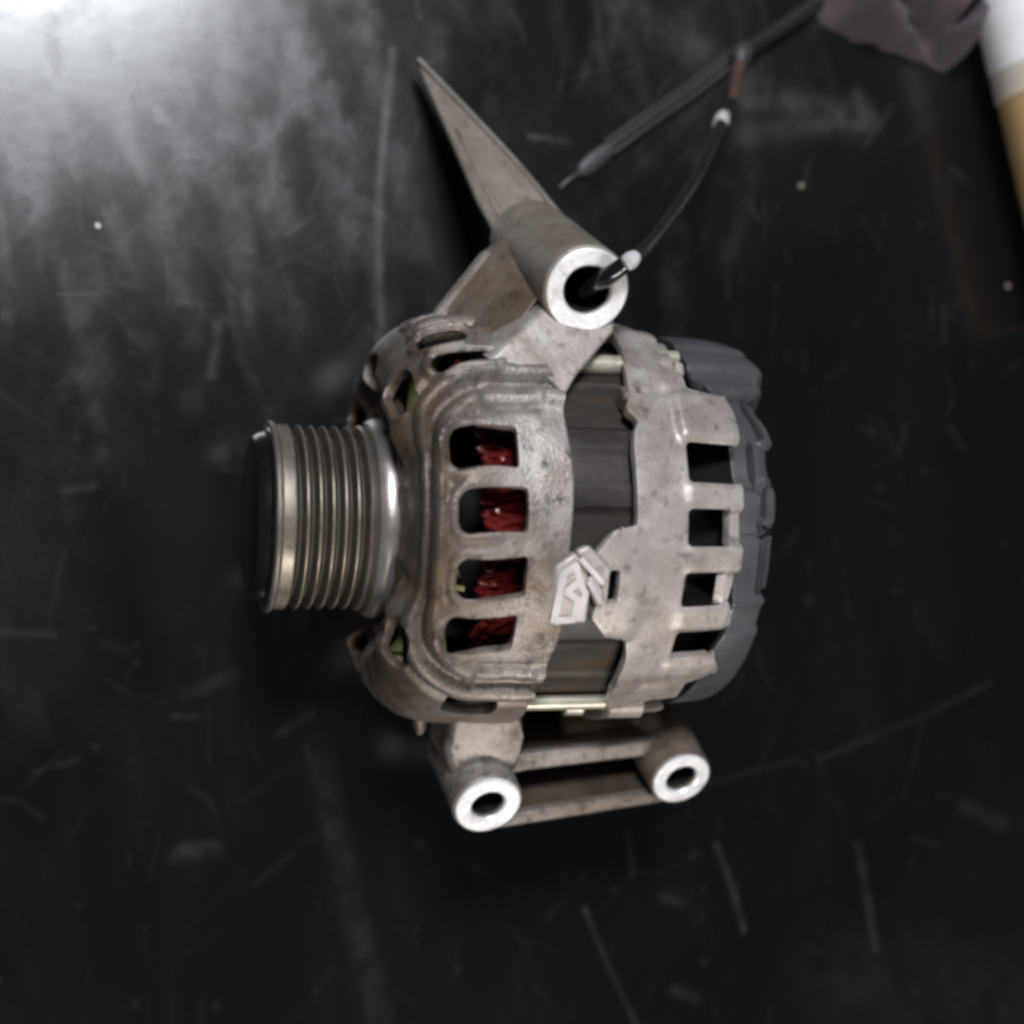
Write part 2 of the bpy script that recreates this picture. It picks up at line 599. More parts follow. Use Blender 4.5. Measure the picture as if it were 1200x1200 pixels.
def build_bench():
    xs = axis_steps(-170, 262, 0.7, 900)
    ys = axis_steps(-215, 222, 0.7, 900)
    X, Y = np.meshgrid(xs, ys, indexing='ij')
    XX, YY = X, Y
    base = fbm(X, Y, 60, 80, 1.6, 3, 6)
    fine = fbm(X, Y, 9, 95, 3.0, 9, 4)
    wid = fbm(X, Y, 130, 0, 1, 31, 3)
    dust_glare = 0.030 * sstep(base, .38, .72) + 0.030 * sstep(fine, .50, .80) * sstep(base, .30, .65)
    # dust thickened to the left and far side, painting in the lamp's glare haze
    glare_haze = sstep(-X * .7 + Y * .75 + 60 * (wid - .5), -70, 190)
    dust_glare = dust_glare * (0.14 + .8 * glare_haze) + 0.024 * glare_haze * sstep(fbm(X, Y, 30, 100, 2.2, 71, 5), .35, .70)

    def stroke(pts, wd, amt, soft=1.0, brk=0.5, seed=1):
        nonlocal dust_glare
        q = np.array(pts)
        m = wd * 3 + 2
        i0, i1 = np.searchsorted(xs, [q[:, 0].min() - m, q[:, 0].max() + m])
        j0, j1 = np.searchsorted(ys, [q[:, 1].min() - m, q[:, 1].max() + m])
        X, Y = XX[i0:i1, j0:j1], YY[i0:i1, j0:j1]
        if X.size == 0:
            return
        dmin = np.full_like(X, 1e9)
        for (x0, y0), (x1, y1) in zip(pts[:-1], pts[1:]):
            dx, dy = x1 - x0, y1 - y0
            t = np.clip(((X - x0) * dx + (Y - y0) * dy) / (dx * dx + dy * dy), 0, 1)
            dmin = np.minimum(dmin, np.hypot(X - x0 - t * dx, Y - y0 - t * dy))
        k = np.exp(-(dmin / wd) ** (2 * soft))
        n = fbm(X, Y, 7, 0, 1, 100 + seed, 3)
        dust_glare[i0:i1, j0:j1] += amt * (.62 if pts[0][1] < 20 else 1.2) * k * (1 - brk + brk * 2 * sstep(n, .25, .75))

    # marks read off the bench: long rub left of the fin, wide wipes, gouges near the front edge
    px = on_bench
    stroke([px(460, 60), px(446, 200), px(443, 300), px(448, 400)], 1.6, .085, 1, .3, 1)
    stroke([px(365, 60), px(395, 170), px(425, 285)], 8, .05, 1.4, .6, 2)
    stroke([px(420, 40), px(470, 190), px(495, 300)], 5, .03, 1.4, .6, 3)
    stroke([px(330, 20), px(345, 110)], 7, .035, 1.3, .6, 4)
    stroke([px(355, 120), px(300, 165), px(230, 170)], 5, .03, 1.2, .6, 5)
    stroke([px(20, 160), px(30, 240)], 9, .05, 1.3, .5, 6)
    stroke([px(100, 330), px(108, 430)], 8, .035, 1.2, .5, 7)
    stroke([px(255, 380), px(248, 440)], 2, .05, 1, .4, 8)
    stroke([px(622, 160), px(668, 166)], 1.2, .09, 1, .5, 9)
    stroke([px(700, 30), px(690, 70), px(675, 110)], 2, .03, 1, .5, 10)
    stroke([px(735, 20), px(830, 60), px(870, 90)], 8, .03, 1.2, .6, 11)
    stroke([px(880, 110), px(960, 130), px(1015, 138)], 6, .055, 1.2, .6, 12)
    stroke([px(870, 160), px(960, 145), px(1010, 150)], 5, .035, 1.2, .6, 13)
    stroke([px(1005, 110), px(1012, 145)], 2.5, .06, 1, .6, 14)
    stroke([px(685, 1065), px(712, 1130), px(745, 1200)], 1.0, .11, 1, .5, 15)
    stroke([px(840, 990), px(858, 1040), px(872, 1090)], 1.2, .12, 1, .4, 16)
    stroke([px(1005, 990), px(1018, 1060), px(1026, 1112)], 1.5, .085, 1, .5, 17)
    stroke([px(735, 975), px(742, 1025)], 1.1, .10, 1, .5, 18)
    stroke([px(960, 890), px(1080, 840), px(1160, 800)], 1.0, .045, 1, .6, 19)
    stroke([px(805, 925), px(935, 890)], 1.0, .03, 1, .6, 20)
    stroke([px(1070, 982), px(1098, 990)], .9, .06, 1, .4, 21)
    stroke([px(210, 1000), px(250, 996)], 3.5, .075, 1.3, .6, 22)
    stroke([px(0, 740), px(62, 744)], 1.4, .075, 1, .4, 23)
    stroke([px(120, 755), px(150, 762)], 1.8, .05, 1, .5, 24)
    stroke([px(75, 575), px(108, 570)], 1.5, .07, 1, .5, 25)
    stroke([px(40, 905), px(90, 890)], 1.3, .05, 1, .5, 26)
    stroke([px(205, 840), px(228, 840)], 1.4, .06, 1, .5, 27)
    stroke([px(215, 815), px(275, 790)], 2.2, .035, 1, .6, 28)
    stroke([px(325, 860), px(365, 835)], 1.6, .045, 1, .6, 29)
    stroke([px(378, 900), px(410, 1050), px(445, 1190)], 5, .045, 1.3, .5, 30)
    stroke([px(770, 880), px(800, 890)], 4, .03, 1.2, .5, 31)
    stroke([px(775, 1050), px(800, 1058)], 2, .05, 1, .5, 32)
    stroke([px(1130, 945), px(1175, 965)], 3, .04, 1, .6, 33)
    stroke([px(790, 1160), px(815, 1170)], 2, .05, 1, .6, 34)
    stroke([px(1000, 1150), px(1200, 1180)], 22, .022, 1.2, .6, 35)
    stroke([px(60, 20), px(70, 140)], 3, .05, 1.2, .5, 36)
    stroke([px(130, 60), px(145, 150), px(165, 200)], 3, .05, 1.2, .5, 37)
    stroke([px(170, 105), px(190, 140)], 2, .06, 1.2, .5, 38)
    stroke([px(0, 60), px(250, 50)], 22, .05, 1.2, .5, 39)
    stroke([px(0, 170), px(120, 165)], 12, .04, 1.2, .5, 40)
    stroke([px(240, 170), px(300, 230)], 14, .035, 1.2, .6, 41)
    for k in range(420):          # fine hairline scratches
        cx, cy = rng.uniform(-165, 255), rng.uniform(-205, 215)
        a = rng.normal(75, 30) if rng.random() < .6 else rng.uniform(0, 180)
        l = rng.uniform(6, 45) * rng.random() + 4
        dx, dy = math.cos(R(a)) * l / 2, math.sin(R(a)) * l / 2
        bx = rng.normal(0, l * .04)
        stroke([(cx - dx, cy - dy), (cx + bx, cy + bx), (cx + dx, cy + dy)], rng.uniform(.28, .5), rng.uniform(.006, .03), 1, .8, 700 + k)
    for k in range(70):           # soft wipes across the far side
        cx, cy = rng.uniform(-165, 120), rng.uniform(20, 215)
        a = rng.normal(100, 14)
        l = rng.uniform(25, 75)
        dx, dy = math.cos(R(a)) * l / 2, math.sin(R(a)) * l / 2
        bx = rng.normal(0, l * .08)
        stroke([(cx - dx, cy - dy), (cx + bx, cy + bx), (cx + dx, cy + dy)], rng.uniform(1.5, 6), rng.uniform(.006, .022), 1.4, .8, 1300 + k)
    for k in range(110):
        cx, cy = rng.uniform(-180, 230), rng.uniform(-205, 215)
        a = rng.normal(100, 35) if rng.random() < .7 else rng.uniform(0, 180)
        l = rng.uniform(5, 26)
        dx, dy = math.cos(R(a)) * l / 2, math.sin(R(a)) * l / 2
        bx = rng.normal(0, l * .06)
        stroke([(cx - dx, cy - dy), (cx + bx, cy + bx), (cx + dx, cy + dy)], rng.uniform(.5, 1.3), rng.uniform(.006, .03), 1, .8, 200 + k)
    for k in range(120):
        cx, cy = rng.uniform(-165, 250), rng.uniform(-205, 215)
        dust_glare += rng.uniform(.012, .045) * np.exp(-((X - cx) ** 2 + (Y - cy) ** 2) / rng.uniform(.4, 1.6) ** 2)
    dust_glare = np.clip(dust_glare, 0, 1)
    nx, ny = X.shape
    V = np.stack([X * MM, Y * MM, np.zeros_like(X)], -1).reshape(-1, 3)
    idx = np.arange(nx * ny).reshape(nx, ny)
    Q = np.stack([idx[:-1, :-1], idx[1:, :-1], idx[1:, 1:], idx[:-1, 1:]], -1).reshape(-1, 4)
    me = bpy.data.meshes.new('bench_top')
    me.vertices.add(len(V))
    me.vertices.foreach_set('co', V.astype(np.float32).ravel())
    me.loops.add(Q.size)
    me.loops.foreach_set('vertex_index', Q.astype(np.int32).ravel())
    me.polygons.add(len(Q))
    me.polygons.foreach_set('loop_start', np.arange(0, Q.size, 4, dtype=np.int32))
    me.update(calc_edges=True)
    at = me.attributes.new('dust_glare', 'FLOAT', 'POINT')
    at.data.foreach_set('value', dust_glare.astype(np.float32).ravel())
    o = finish('bench_top', me, 'bench', smooth=False)
    o['kind'] = 'structure'
    return o


build_bench()

# ------------------------------------------------------------------ alternator
ALT = thing('alternator', 'worn aluminium car alternator with ribbed belt pulley and pointed fin on the bench', 'alternator')
ALT.rotation_euler = (0, 0, R(-1))

# --- front housing
FW = [(-26.4, 18.2, 9.8, 6.0), (-24.2, 2.2, 9.9, 6.1), (-24.0, -14.2, 10.0, 5.7), (-25.3, -29.8, 10.0, 5.9)]  # x, phi, half length, half width mm
fp = [(-49.5, 19), (-49.5, 30), (-49.6, 40), (-48.8, 47.5), (-46, 53.8), (-41.2, 59), (-35, 62.4), (-27, 64.3), (-14, 65), (0.5, 65)]
_p = np.array([tuple(q) for q in catmull([(a, b, 0) for a, b in fp], 24)])[:, :2]
_L = np.concatenate([[0], np.cumsum(np.hypot(*np.diff(_p, axis=0).T))])
sx = lambda x: float(np.interp(x, _p[:, 0] + np.arange(len(_p)) * 1e-6, _L))
sr = lambda r: float(np.interp(r, _p[:, 1], _L))
PANEL = (sx(-14), -5.0, 27.5, 43.0, 21.0)


def rr_hole(s, ph, s0, p0, hs, hw, rref, rad):
    return sd_rr(s - s0, np.radians(wrap(ph - p0)) * rref, hs, hw, rad)


def slot_hole(s, ph, s0, p0, hs, hw, rref):
    u = np.clip((s - s0) / hs, -1, 1)
    rad = 1.3 + 2.6 * (1 - sstep(u, -1, .1))
    bow = np.sign(p0 + 5) * .9 * (1 - u ** 2) * min(1, abs(p0 + 5) / 12)     # bars bow outward with the cage
    return sd_rr(s - s0, np.radians(wrap(ph - p0)) * rref - bow - .5 * u, hs, hw, rad)


front_holes = [(sx(-28.5), 46.3, 9.5, 3.0, 62, 2.6), (sx(-33), 56.8, 7.5, 3.2, 60, 2.8)]     # narrow slots above the cage
front_holes += [(sx(-22), -60.0, 8.5, 4.6, 62, 3.2)]                                    # slot below the cage
front_holes += [(sr(53), 43, 6.2, 8.0, 53, 5.0), (sr(53), -43, 6.2, 8.6, 53, 5.0)]      # openings in the shoulder
for k in range(15):
    a = 92 + k * 13.0
    front_holes.append((sx(-25), a, 9.6, 4.6, 62, 2.0))
for k in range(5):
    front_holes.append((sr(46), 85 + k * 42, 6, 9, 46, 4.5))


def front_keep(s, x, r, ph):
    d = np.full(np.shape(s), 1e3)
    for s0, p0, hs, hw, rref, rad in front_holes:
        d = np.minimum(d, rr_hole(s, ph, s0, p0, hs, hw, rref, rad))
    for x0, p0, hs, hw in FW:
        d = np.minimum(d, slot_hole(s, ph, sx(x0), p0, hs, hw, 62))
    xr = -1.8 - 2.2 * sstep(-wrap(ph), 20, 45) - 3.0 * sstep(wrap(ph), 36, 44) + 1.0 * gauss(wrap(ph - 34), 3) + .5 * np.sin(np.radians(ph * 9))
    return np.minimum(d, xr - x)


def front_disp(s, x, r, ph):
    pd = rr_hole(s, ph, *PANEL[:2], PANEL[2], PANEL[3], 62, PANEL[4])
    on = sstep(x, -50, -42)
    g4 = lambda q, wd: np.exp(-(q / wd) ** 4)
    d = 2.3 * g4(pd + 1.5, 2.6) * on - 2.2 * g4(pd - 3.6, 1.7) * on + 1.7 * g4(pd - 8.2, 2.2) * on - 1.6 * g4(pd - 12.8, 1.8) * on
    d = d + .3 * sstep(x, -13, -10)
    for x0, p0, hs, hw in FW:
        q = slot_hole(s, ph, sx(x0), p0, hs, hw, 62)
        d = d + 1.2 * g4(q - 1.3, 1.5) * sstep(-x, 20, 33)
    # recess in the top corner of the cage, between its frame and the first window
    q = rr_hole(s, ph, sx(-17), 32.5, 9.5, 3.6, 62, 3.0)
    d = d - 1.5 * sstep(-q, -1.0, 1.2)
    q = rr_hole(s, ph, sx(-16), -43.5, 9.0, 4.0, 62, 3.0)
    d = d - 1.1 * sstep(-q, -1.2, 1.2)
    # raised slot rims above the cage
    for (s0, p0, hs, hw, rref, rad) in front_holes[:2]:
        q = rr_hole(s, ph, s0, p0, hs, hw, rref, rad)
        d = d + 1.7 * g4(q - 1.5, 1.5)
    # cooling ribs over the far shoulder
    for p0 in (65.5, 75.5):
        q = rr_hole(s, ph, sx(-29), p0, 9.5, 2.2, 60, 2.0)
        d = d - 2.0 * sstep(-q, -1.0, .8) + 1.2 * g4(q - 2.2, 1.4)
    # face webs
    face = sstep(-x, 46, 49)
    d = d + face * (1.2 * gauss(wrap((ph * 1.0 + 3) % 34 - 17), 4.0) - .6 + 1.3 * gauss(r - 34, 2.2))
    # the middle of the face sits back between two forward lobes
    d = d - 6.5 * sstep(-x, 37, 46) * np.maximum(1 - sstep(np.abs(wrap(ph + 1)), 20, 37), .9 * (1 - sstep(r, 37, 46)))
    # casting waviness
    a = np.radians(ph)
    d = d + .12 * np.sin(7 * a + x * .21) + .08 * np.sin(17 * a - x * .34 + 1.3) + .07 * np.sin(31 * a + x * .55)
    return d


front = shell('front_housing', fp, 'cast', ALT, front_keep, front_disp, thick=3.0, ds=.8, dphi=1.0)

# hub between housing and pulley
lathe('bearing_hub', [(-50.5, 8), (-50.5, 19.5), (-46, 22), (-46, 8)], (0, 0, 0), (1, 0, 0), 'cast_dirty', ALT, 48)
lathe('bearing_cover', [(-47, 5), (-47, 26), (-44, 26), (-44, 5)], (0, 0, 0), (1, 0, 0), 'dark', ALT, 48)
lathe('shaft', [(-77, 0), (-77, 8), (60, 8), (60, 0)], (0, 0, 0), (1, 0, 0), 'steel', ALT, 32)

# --- pulley
pp = [(-79.5, 24), (-79.5, 30.0), (-78.9, 30.6), (-77.9, 30.4), (-77.4, 29.4), (-73.8, 29.5)]
x = -73.6
for k in range(6):
    pp += [(x + .2, 29.2), (x + 1.2, 25.9), (x + 1.9, 25.9), (x + 3.0, 29.2), (x + 3.35, 29.45)]
    x += 3.75
pp = [(t_, r_ * .97) for t_, r_ in pp]
pp += [(-51.0, 29.2), (-50.2, 26.8), (-49.6, 26.8), (-49.2, 28.4), (-48.8, 29.0), (-47.0, 29.4), (-45.0, 29.4), (-44.0, 29.0), (-43.6, 28), (-43.6, 12), (-46, 11), (-75, 11), (-75, 24)]
PUL = lathe('pulley', pp, (0, 0, 0), (1, 0, 0), 'steel', ALT, 128, True, 50)
PUL.data.materials.append(M['groove_brown'])
for pl in PUL.data.polygons:         # grooves coloured darker brown than the ridges
    if -74 < pl.center.x / MM < -49.5 and 24 < math.hypot(pl.center.y, pl.center.z) / MM < 27.3:
        pl.material_index = 1
bevel(PUL, .25, 2, 30)
lathe('pulley_flange', [(-49.0, 29.6), (-48.2, 30.6), (-46.6, 31.4), (-44.6, 31.6), (-43.2, 31.0), (-42.6, 29.6), (-43.0, 28.5), (-48.5, 28.5)], (0, 0, 0), (1, 0, 0), 'steel_bright', PUL, 128, True, 60).location = (0, 0, 0)
cp_ = lathe('pulley_cap', [(-84.8, 0), (-84.8, 22.6), (-84.1, 24.6), (-82.8, 25.6), (-80.8, 26.2), (-79.9, 27.4), (-79.45, 27.6), (-79.45, 0)], (0, 0, 0), (1, 0, 0), 'black', PUL, 96, False, 28)
cp_.location = (0, 0, 0)

# --- stator core, laminations in strips
def core_geo():
    n = 240
    V, F = [], []
    xs_ = np.linspace(-11, 38, 50)
    for i in range(n):
        ph = i * 360 / n
        band = (0, .9, .35, 1.2, .1)[int((ph + 4) // 8) % 5]
        rr = 57.8 + band
        for k, xx in enumerate(xs_):
            rk = rr + (.10 if k % 2 else -.10)
            if k in (0, len(xs_) - 1):
                rk = 45
            V.append((xx, rk * math.sin(R(ph)), rk * math.cos(R(ph))))
    m = len(xs_)
    for i in range(n):
        j = (i + 1) % n
        for k in range(m - 1):
            F.append((i * m + k, j * m + k, j * m + k + 1, i * m + k + 1))
    return V, F


link_mesh('stator_core', *core_geo(), 'core', ALT, True, (0, 0, AXZ * MM), 30)
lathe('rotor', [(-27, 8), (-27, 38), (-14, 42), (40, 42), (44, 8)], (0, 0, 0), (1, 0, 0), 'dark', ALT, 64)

# --- copper winding heads, front and rear
def winding(x0, x1, n, seed):
    r_ = random.Random(seed)
    gs = []
    for i in range(n):
        a = 360 / n * i + r_.uniform(-1.5, 1.5)
        a2 = a + 360 / n * 1.25
        h = r_.uniform(.85, 1.08)
        pts = []
        for q in range(9):
            t = q / 8
            ang = a + (a2 - a) * t
            ax = x0 + (x1 - x0) * math.sin(math.pi * t) ** .6 * h
            rr = 49.5 + 2.8 * math.sin(math.pi * t) + r_.uniform(-.4, .4)
            pts.append((ax, rr * math.sin(R(ang)), rr * math.cos(R(ang))))
        gs.append(tube_geo(pts, 1.15, 6))
    return merge(*gs)


link_mesh('winding', *winding(-10, -24, 84, 3), 'copper', ALT, True, (0, 0, AXZ * MM))
link_mesh('winding', *winding(-8, -20, 78, 5), 'copper', ALT, True, (0, 0, AXZ * MM))
link_mesh('winding', *winding(32, 38, 54, 4), 'copper', ALT, True, (0, 0, AXZ * MM))

# --- fan behind the front face
fan = []
for k in range(11):
    a = R(k * 32.7 + 7.6)
    ca, sa = math.cos(a), math.sin(a)
    ux, uy = ca, sa
    tx_, ty_ = -sa, ca
    P_ = lambda xx, rr, tt: (xx, rr * ca + tt * tx_, rr * sa + tt * ty_)
    poly = [P_(-37, 26, -3), P_(-36, 51, 4), P_(-28.5, 53, 5), P_(-28.5, 26, -2)]
    fan.append(prism_geo(poly, (0, tx_ * 1.4, ty_ * 1.4)))
link_mesh('fan', *merge(*fan), 'olive', ALT, False, (0, 0, AXZ * MM))

# --- rear housing
RW = [(43.4, 16.4, 8.6, 6.0), (41.5, -1.0, 7.2, 5.4), (41.2, -17.8, 7.0, 5.2), (42.6, -35.0, 7.6, 5.0)]
rp = [(1, 65.6), (10, 65.4), (20, 64.8), (29, 64.0), (38, 63.2), (46, 62.4), (54, 61.2), (56, 58.5)]


def rear_keep(s, x, r, ph):
    d = np.full(np.shape(s), 1e3)
    for x0, p0, hx, hw in RW:
        d = np.minimum(d, sd_rr(x - x0, np.radians(wrap(ph - p0)) * 62, hx, hw, 1.6))
    for k in range(14):
        d = np.minimum(d, sd_rr(x - 41.5, np.radians(wrap(ph - (100 + k * 15))) * 62, 7, 5.2, 1.6))
    lug = 0
    xl = 18.2 + 1.6 * sstep(ph, 18, 30) + 2.8 * sstep(ph, 34, 60) - 2.0 * gauss(wrap(ph - 31), 3.0) + 1.4 * gauss(wrap(ph - 27.5), 2.0)
    xl = xl + 2.6 * sstep(-wrap(ph), 28, 40) + 5 * sstep(-wrap(ph), 52, 75) - 12.6 * lug
    f = wrap(ph)
    xlug = np.interp(f, [-33.2, -32.2, -30.2, -24.5, -21.4, -11.6, -7.8, -1.9, -.7, 0], [30, 19.5, 11.8, 6.4, 7.2, 6.8, 5.4, 11.0, 17.5, 30])
    xl = np.minimum(xl, xlug)
    xr = 52.2 - .6 * sstep(-f, 8, 20) - 1.0 * sstep(-f, 14, 24) + 2.5 * sstep(-f, 40, 46)
    xr = xr - 12.5 * sstep(f, 38, 40.5) - 8.0 * sstep(-f, 50, 53)
    xr = xr - 1.6 * gauss(f - 36, 3)
    d = np.minimum(d, np.minimum(x - xl, (xr - x) * .7))
    # slot cut through the lug
    d = np.minimum(d, sd_rr(x - 11.6, np.radians(wrap(ph + 16.2)) * 65, 1.7, 5.0, .8))
    return d


def rear_disp(s, x, r, ph):
    a = np.radians(ph)
    f = wrap(ph)
    d = .07 * np.sin(9 * a + x * .3) + .05 * np.sin(23 * a - x * .4)
    q = sd_rr(x - 43.5, np.radians(wrap(ph - 30.0)) * 62, 10, 8.0, 2.0)
    d = d + 2.0 * sstep(-q, -1.6, 1.0)
    # fingers stand proud between the windows
    for p0 in (7.2, -9.4, -26.4, -44.5):
        q = np.abs(np.radians(wrap(ph - p0)) * 62)
        d = d + .9 * (1 - sstep(q, 2.6, 4.6)) * sstep(x, 32, 36)
    d = d - 1.5 * sstep(x, 48.2, 48.8) * ((np.abs(wrap(ph + 1)) < 4.6) | (np.abs(wrap(ph + 17.8)) < 4.4) | (np.abs(wrap(ph + 35)) < 4.4))
    # lug is a flat machined pad
    lug = sstep(wrap(ph), -33, -29) * (1 - sstep(wrap(ph), -4, .5)) * (1 - sstep(x, 18, 24))
    d = d + .8 * lug
    # valley and groove in the upper arm
    d = d - 1.6 * gauss(wrap(ph - 38.5), 2.2) * (1 - sstep(x, 31, 35)) * sstep(x, 22, 25)
    d = d + 1.0 * sstep(f, 41, 46) * (1 - sstep(x, 31, 36)) - 1.5 * gauss(wrap(ph - 66), 2.0)
    d = d - 1.2 * gauss(wrap(ph + 50), 2.2) * sstep(x, 25, 31)
    return d


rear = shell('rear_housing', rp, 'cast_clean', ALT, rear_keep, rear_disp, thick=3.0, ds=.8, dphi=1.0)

# dark filler added behind the rear windows, gap shade put into its colour
lathe('rear_shade_filler', [(39, 8), (39, 48), (53, 54), (53, 8)], (0, 0, 0), (1, 0, 0), 'dark', ALT, 64)

# --- grey rear cover
cvp = [(40, 60.4), (45, 60.6), (51, 60.6), (57, 60.4), (61, 59.8), (63.4, 58.6), (64.6, 55.8), (65.0, 48), (65.2, 30), (65.2, 12)]


def cover_keep(s, x, r, ph):
    f = wrap(ph)
    xl = 53.4 - 8.0 * sstep(f, 38, 50) - 2.5 * sstep(-f, 30, 42)
    xl = np.where(np.abs(f) > 80, 52, xl)
    return np.minimum(x - xl, 500.0)


def cover_disp(s, x, r, ph):
    f = wrap(ph)
    st = 0
    for p0, amt in ((26.0, 1.5), (10.5, -1.2), (-3.5, -1.1), (-22.0, -1.0), (-33.0, -1.0), (43, 2.2), (54, 1.3), (66, 1.0)):
        st = st + 1.25 * amt * sstep(f, p0 - .7, p0 + .7)
    d = st - 1.0
    d = d + .7 * gauss(f - 12.5, 1.2) + .6 * gauss(f + 2, 1.1) + .9 * gauss(f - 46, 1.5) + .6 * gauss(f + 24, 1.2)
    return np.where(r > 20, d, 0)


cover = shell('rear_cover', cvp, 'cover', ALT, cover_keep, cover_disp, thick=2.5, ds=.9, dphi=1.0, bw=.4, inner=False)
for v in cover.data.vertices:      # scalloped rear outline
    f = math.degrees(math.atan2(v.co.y, v.co.z))
    g = lambda c, wd: math.exp(-((f - c) / wd) ** 2)
    k = 1.8 * g(28, 6) - 2.0 * g(40, 4.5) + 4.0 * g(58, 11) - 2.2 * max(0, min(1, (-f + 2) / 3)) + 1.0 * g(8, 8) - .6 * max(0, min(1, (-f - 24) / 14))
    tt = max(0, min(1, (v.co.x * 1000 - 54) / 8))
    v.co.x += (k + 4.2) * tt * MM

# --- through bolts and small fasteners
def rod(name, x0, x1, r, ph, rad, mat):
    c = (0, r * math.sin(R(ph)), r * math.cos(R(ph)))
    return lathe(name, [(x0, 0), (x0, rad * .8), (x0 + .5, rad), (x1 - .5, rad), (x1, rad * .8), (x1, 0)], c, (1, 0, 0), mat, ALT, 24)


rod('through_bolt', -9, 27, 60.8, 51.5, 3.0, 'bolt')
rod('through_bolt', -9, 28, 60.5, -67.5, 2.6, 'bolt')
rod('bolt_boss', 18, 24, 61, 37, 3.6, 'cast')
rod('bolt_boss', -14, -4, 60, 51.5, 5.5, 'cast')
rod('bolt_boss', -14, -4, 60, -67.5, 5.0, 'cast')
rod('bolt_boss', 24, 36, 60.5, -67.5, 5.5, 'cast_clean')
rod('bolt_boss', 26, 38, 60.0, 51.5, 5.0, 'cast_clean')
lathe('bolt_head', [(0, 0), (0, 3.6), (2.2, 3.6), (3.0, 2.8), (3.0, 0)], (38.2, 61 * math.sin(R(49)), 61 * math.cos(R(49))), (1, 0, 0), 'bolt', ALT, 6, False, 20)
rod('terminal_stud', 35, 42, 62, 55, 2.4, 'bolt')
rod('locating_stub', 15, 21.5, 60, -80, 3.0, 'bolt')
rod('inner_bracket', 8, 21, 54, 60, 6.0, 'cast_dirty')

# --- riveted tab where front and rear halves meet, with paint-pen marks
tab = curved_plate('joint_tab', [(-6.5, -11.0), (-.6, -7.4), (3.4, -9.8), (4.9, -18.3), (5.2, -26.0), (-6.0, -26.6)], 66.4, 5, 'cast_clean', ALT, .9)
st1 = curved_plate('tab_strip', [(-1.0, -7.0), (2.8, -5.5), (9.6, -11.0), (9.0, -14.6), (6.4, -15.4)], 67.6, 3.4, 'cast_clean', ALT, .8)
st2 = curved_plate('tab_strip', [(2.6, -14.0), (5.0, -12.6), (8.8, -17.6), (9.0, -20.2), (7.4, -21.6)], 67.5, 3.4, 'cast_clean', ALT, .8)


def paint_mark(poly, r=67.9):
    return curved_plate('paint_mark', poly, r, .6, 'paint', ALT, .25)


# scribbled letters in white paint pen: outline strokes
def pen(pts, wd=1.5, r=67.75):
    for (x0, p0), (x1, p1) in zip(pts[:-1], pts[1:]):
        k = 66 * math.pi / 180
        dx, dy = x1 - x0, (p1 - p0) * k
        l = math.hypot(dx, dy)
        ox, oy = -dy / l * wd / 2, dx / l * wd / 2
        ex, ey = dx / l * wd * .35, dy / l * wd * .35
        paint_mark([(x0 + ox - ex, p0 + (oy - ey) / k), (x0 - ox - ex, p0 + (-oy - ey) / k), (x1 - ox + ex, p1 + (-oy + ey) / k), (x1 + ox + ex, p1 + (oy + ey) / k)], r)
        r += .03


pen([(-5.0, -25.2), (-3.8, -12.6), (-.4, -10.8), (1.2, -14.6), (-2.2, -17.0)], 2.2, 66.75)
pen([(-2.2, -17.3), (1.2, -19.4), (.8, -24.6), (-4.2, -25.0)], 2.2, 66.8)
pen([(1.2, -15.0), (3.2, -17.6), (2.6, -24.6)], 1.9, 66.85)
pen([(.8, -9.0), (7.6, -14.6)], 1.6, 68.0)
pen([(3.6, -14.6), (7.8, -19.8)], 1.4, 67.95)

# --- upper mounting eye
b = Vector((0, -.39, .92)).normalized()
b2 = Vector((.06, -.52, .85)).normalized()
UC = Vector((7.5, 68.3, 48))


def eye(c, ro, ri, length, mat, flare=1.0, b=b):
    body = lathe('mounting_eye', [(0, ri), (0, ro - .7), (-.7, ro), (-length + 1, ro * flare), (-length, ro * flare - 1), (-length, ri)], c, b, mat, ALT, 56, True)
    rg = lathe('machined_ring', [(.1, ri + .1), (.9, ri + .5), (1.1, ri + .9), (1.1, ro - 1.3), (.8, ro - .75), (-.8, ro - .6), (-.8, ri + .1)], c, b, 'machined', body, 56, True, 25)
    rg.location = (0, 0, 0)
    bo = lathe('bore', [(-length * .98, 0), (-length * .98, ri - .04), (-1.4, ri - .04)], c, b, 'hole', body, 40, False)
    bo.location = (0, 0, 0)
    return body


eye(UC, 13.2, 7.1, 64, 'fin', 1.04)
eye(Vector((-9.4, -89.5, 10)), 11.4, 5.3, 30, 'cast', 1.05, b2)
eye(Vector((58.4, -84.4, 5)), 10.6, 5.2, 26, 'cast_dirty', 1.05, b2)

# bright arm from the eye down to the housing
arm = prism('mounting_arm', [(-22.5, 46, 48), (-14, 44, 49.5), (-5.5, 41.5, 50.5), (0, 36, 52.5), (4, 42, 50), (18.0, 57.0, 44.5), (18.4, 63.5, 42.6), (13, 58.6, 44.0), (7.0, 57.6, 44.6), (1.0, 59.6, 44.2), (-2.6, 64, 42.6), (-11, 56.5, 45.0)],
            Vector((-.5, 5, -16)), 'cast_clean', ALT, 1.3, 3)
# dirty web between the eye and the front of the housing
prism('mounting_web', [(-31, 58, 14), (-30, 64, 10), (-12, 86, 3), (-5, 91, 6), (-3, 78, 30), (-3, 68, 39), (-14, 52, 38), (-19, 52, 33)], (2, 1.5, -11), 'cast_dirty', ALT, 1.6, 3)
prism('web_rib', [(-31, 58, 16), (-31, 63, 12.5), (-12.5, 86, 6), (-9, 85, 7), (-26, 60, 16)], (1, 0, -9), 'fin', ALT, 1.0, 2)

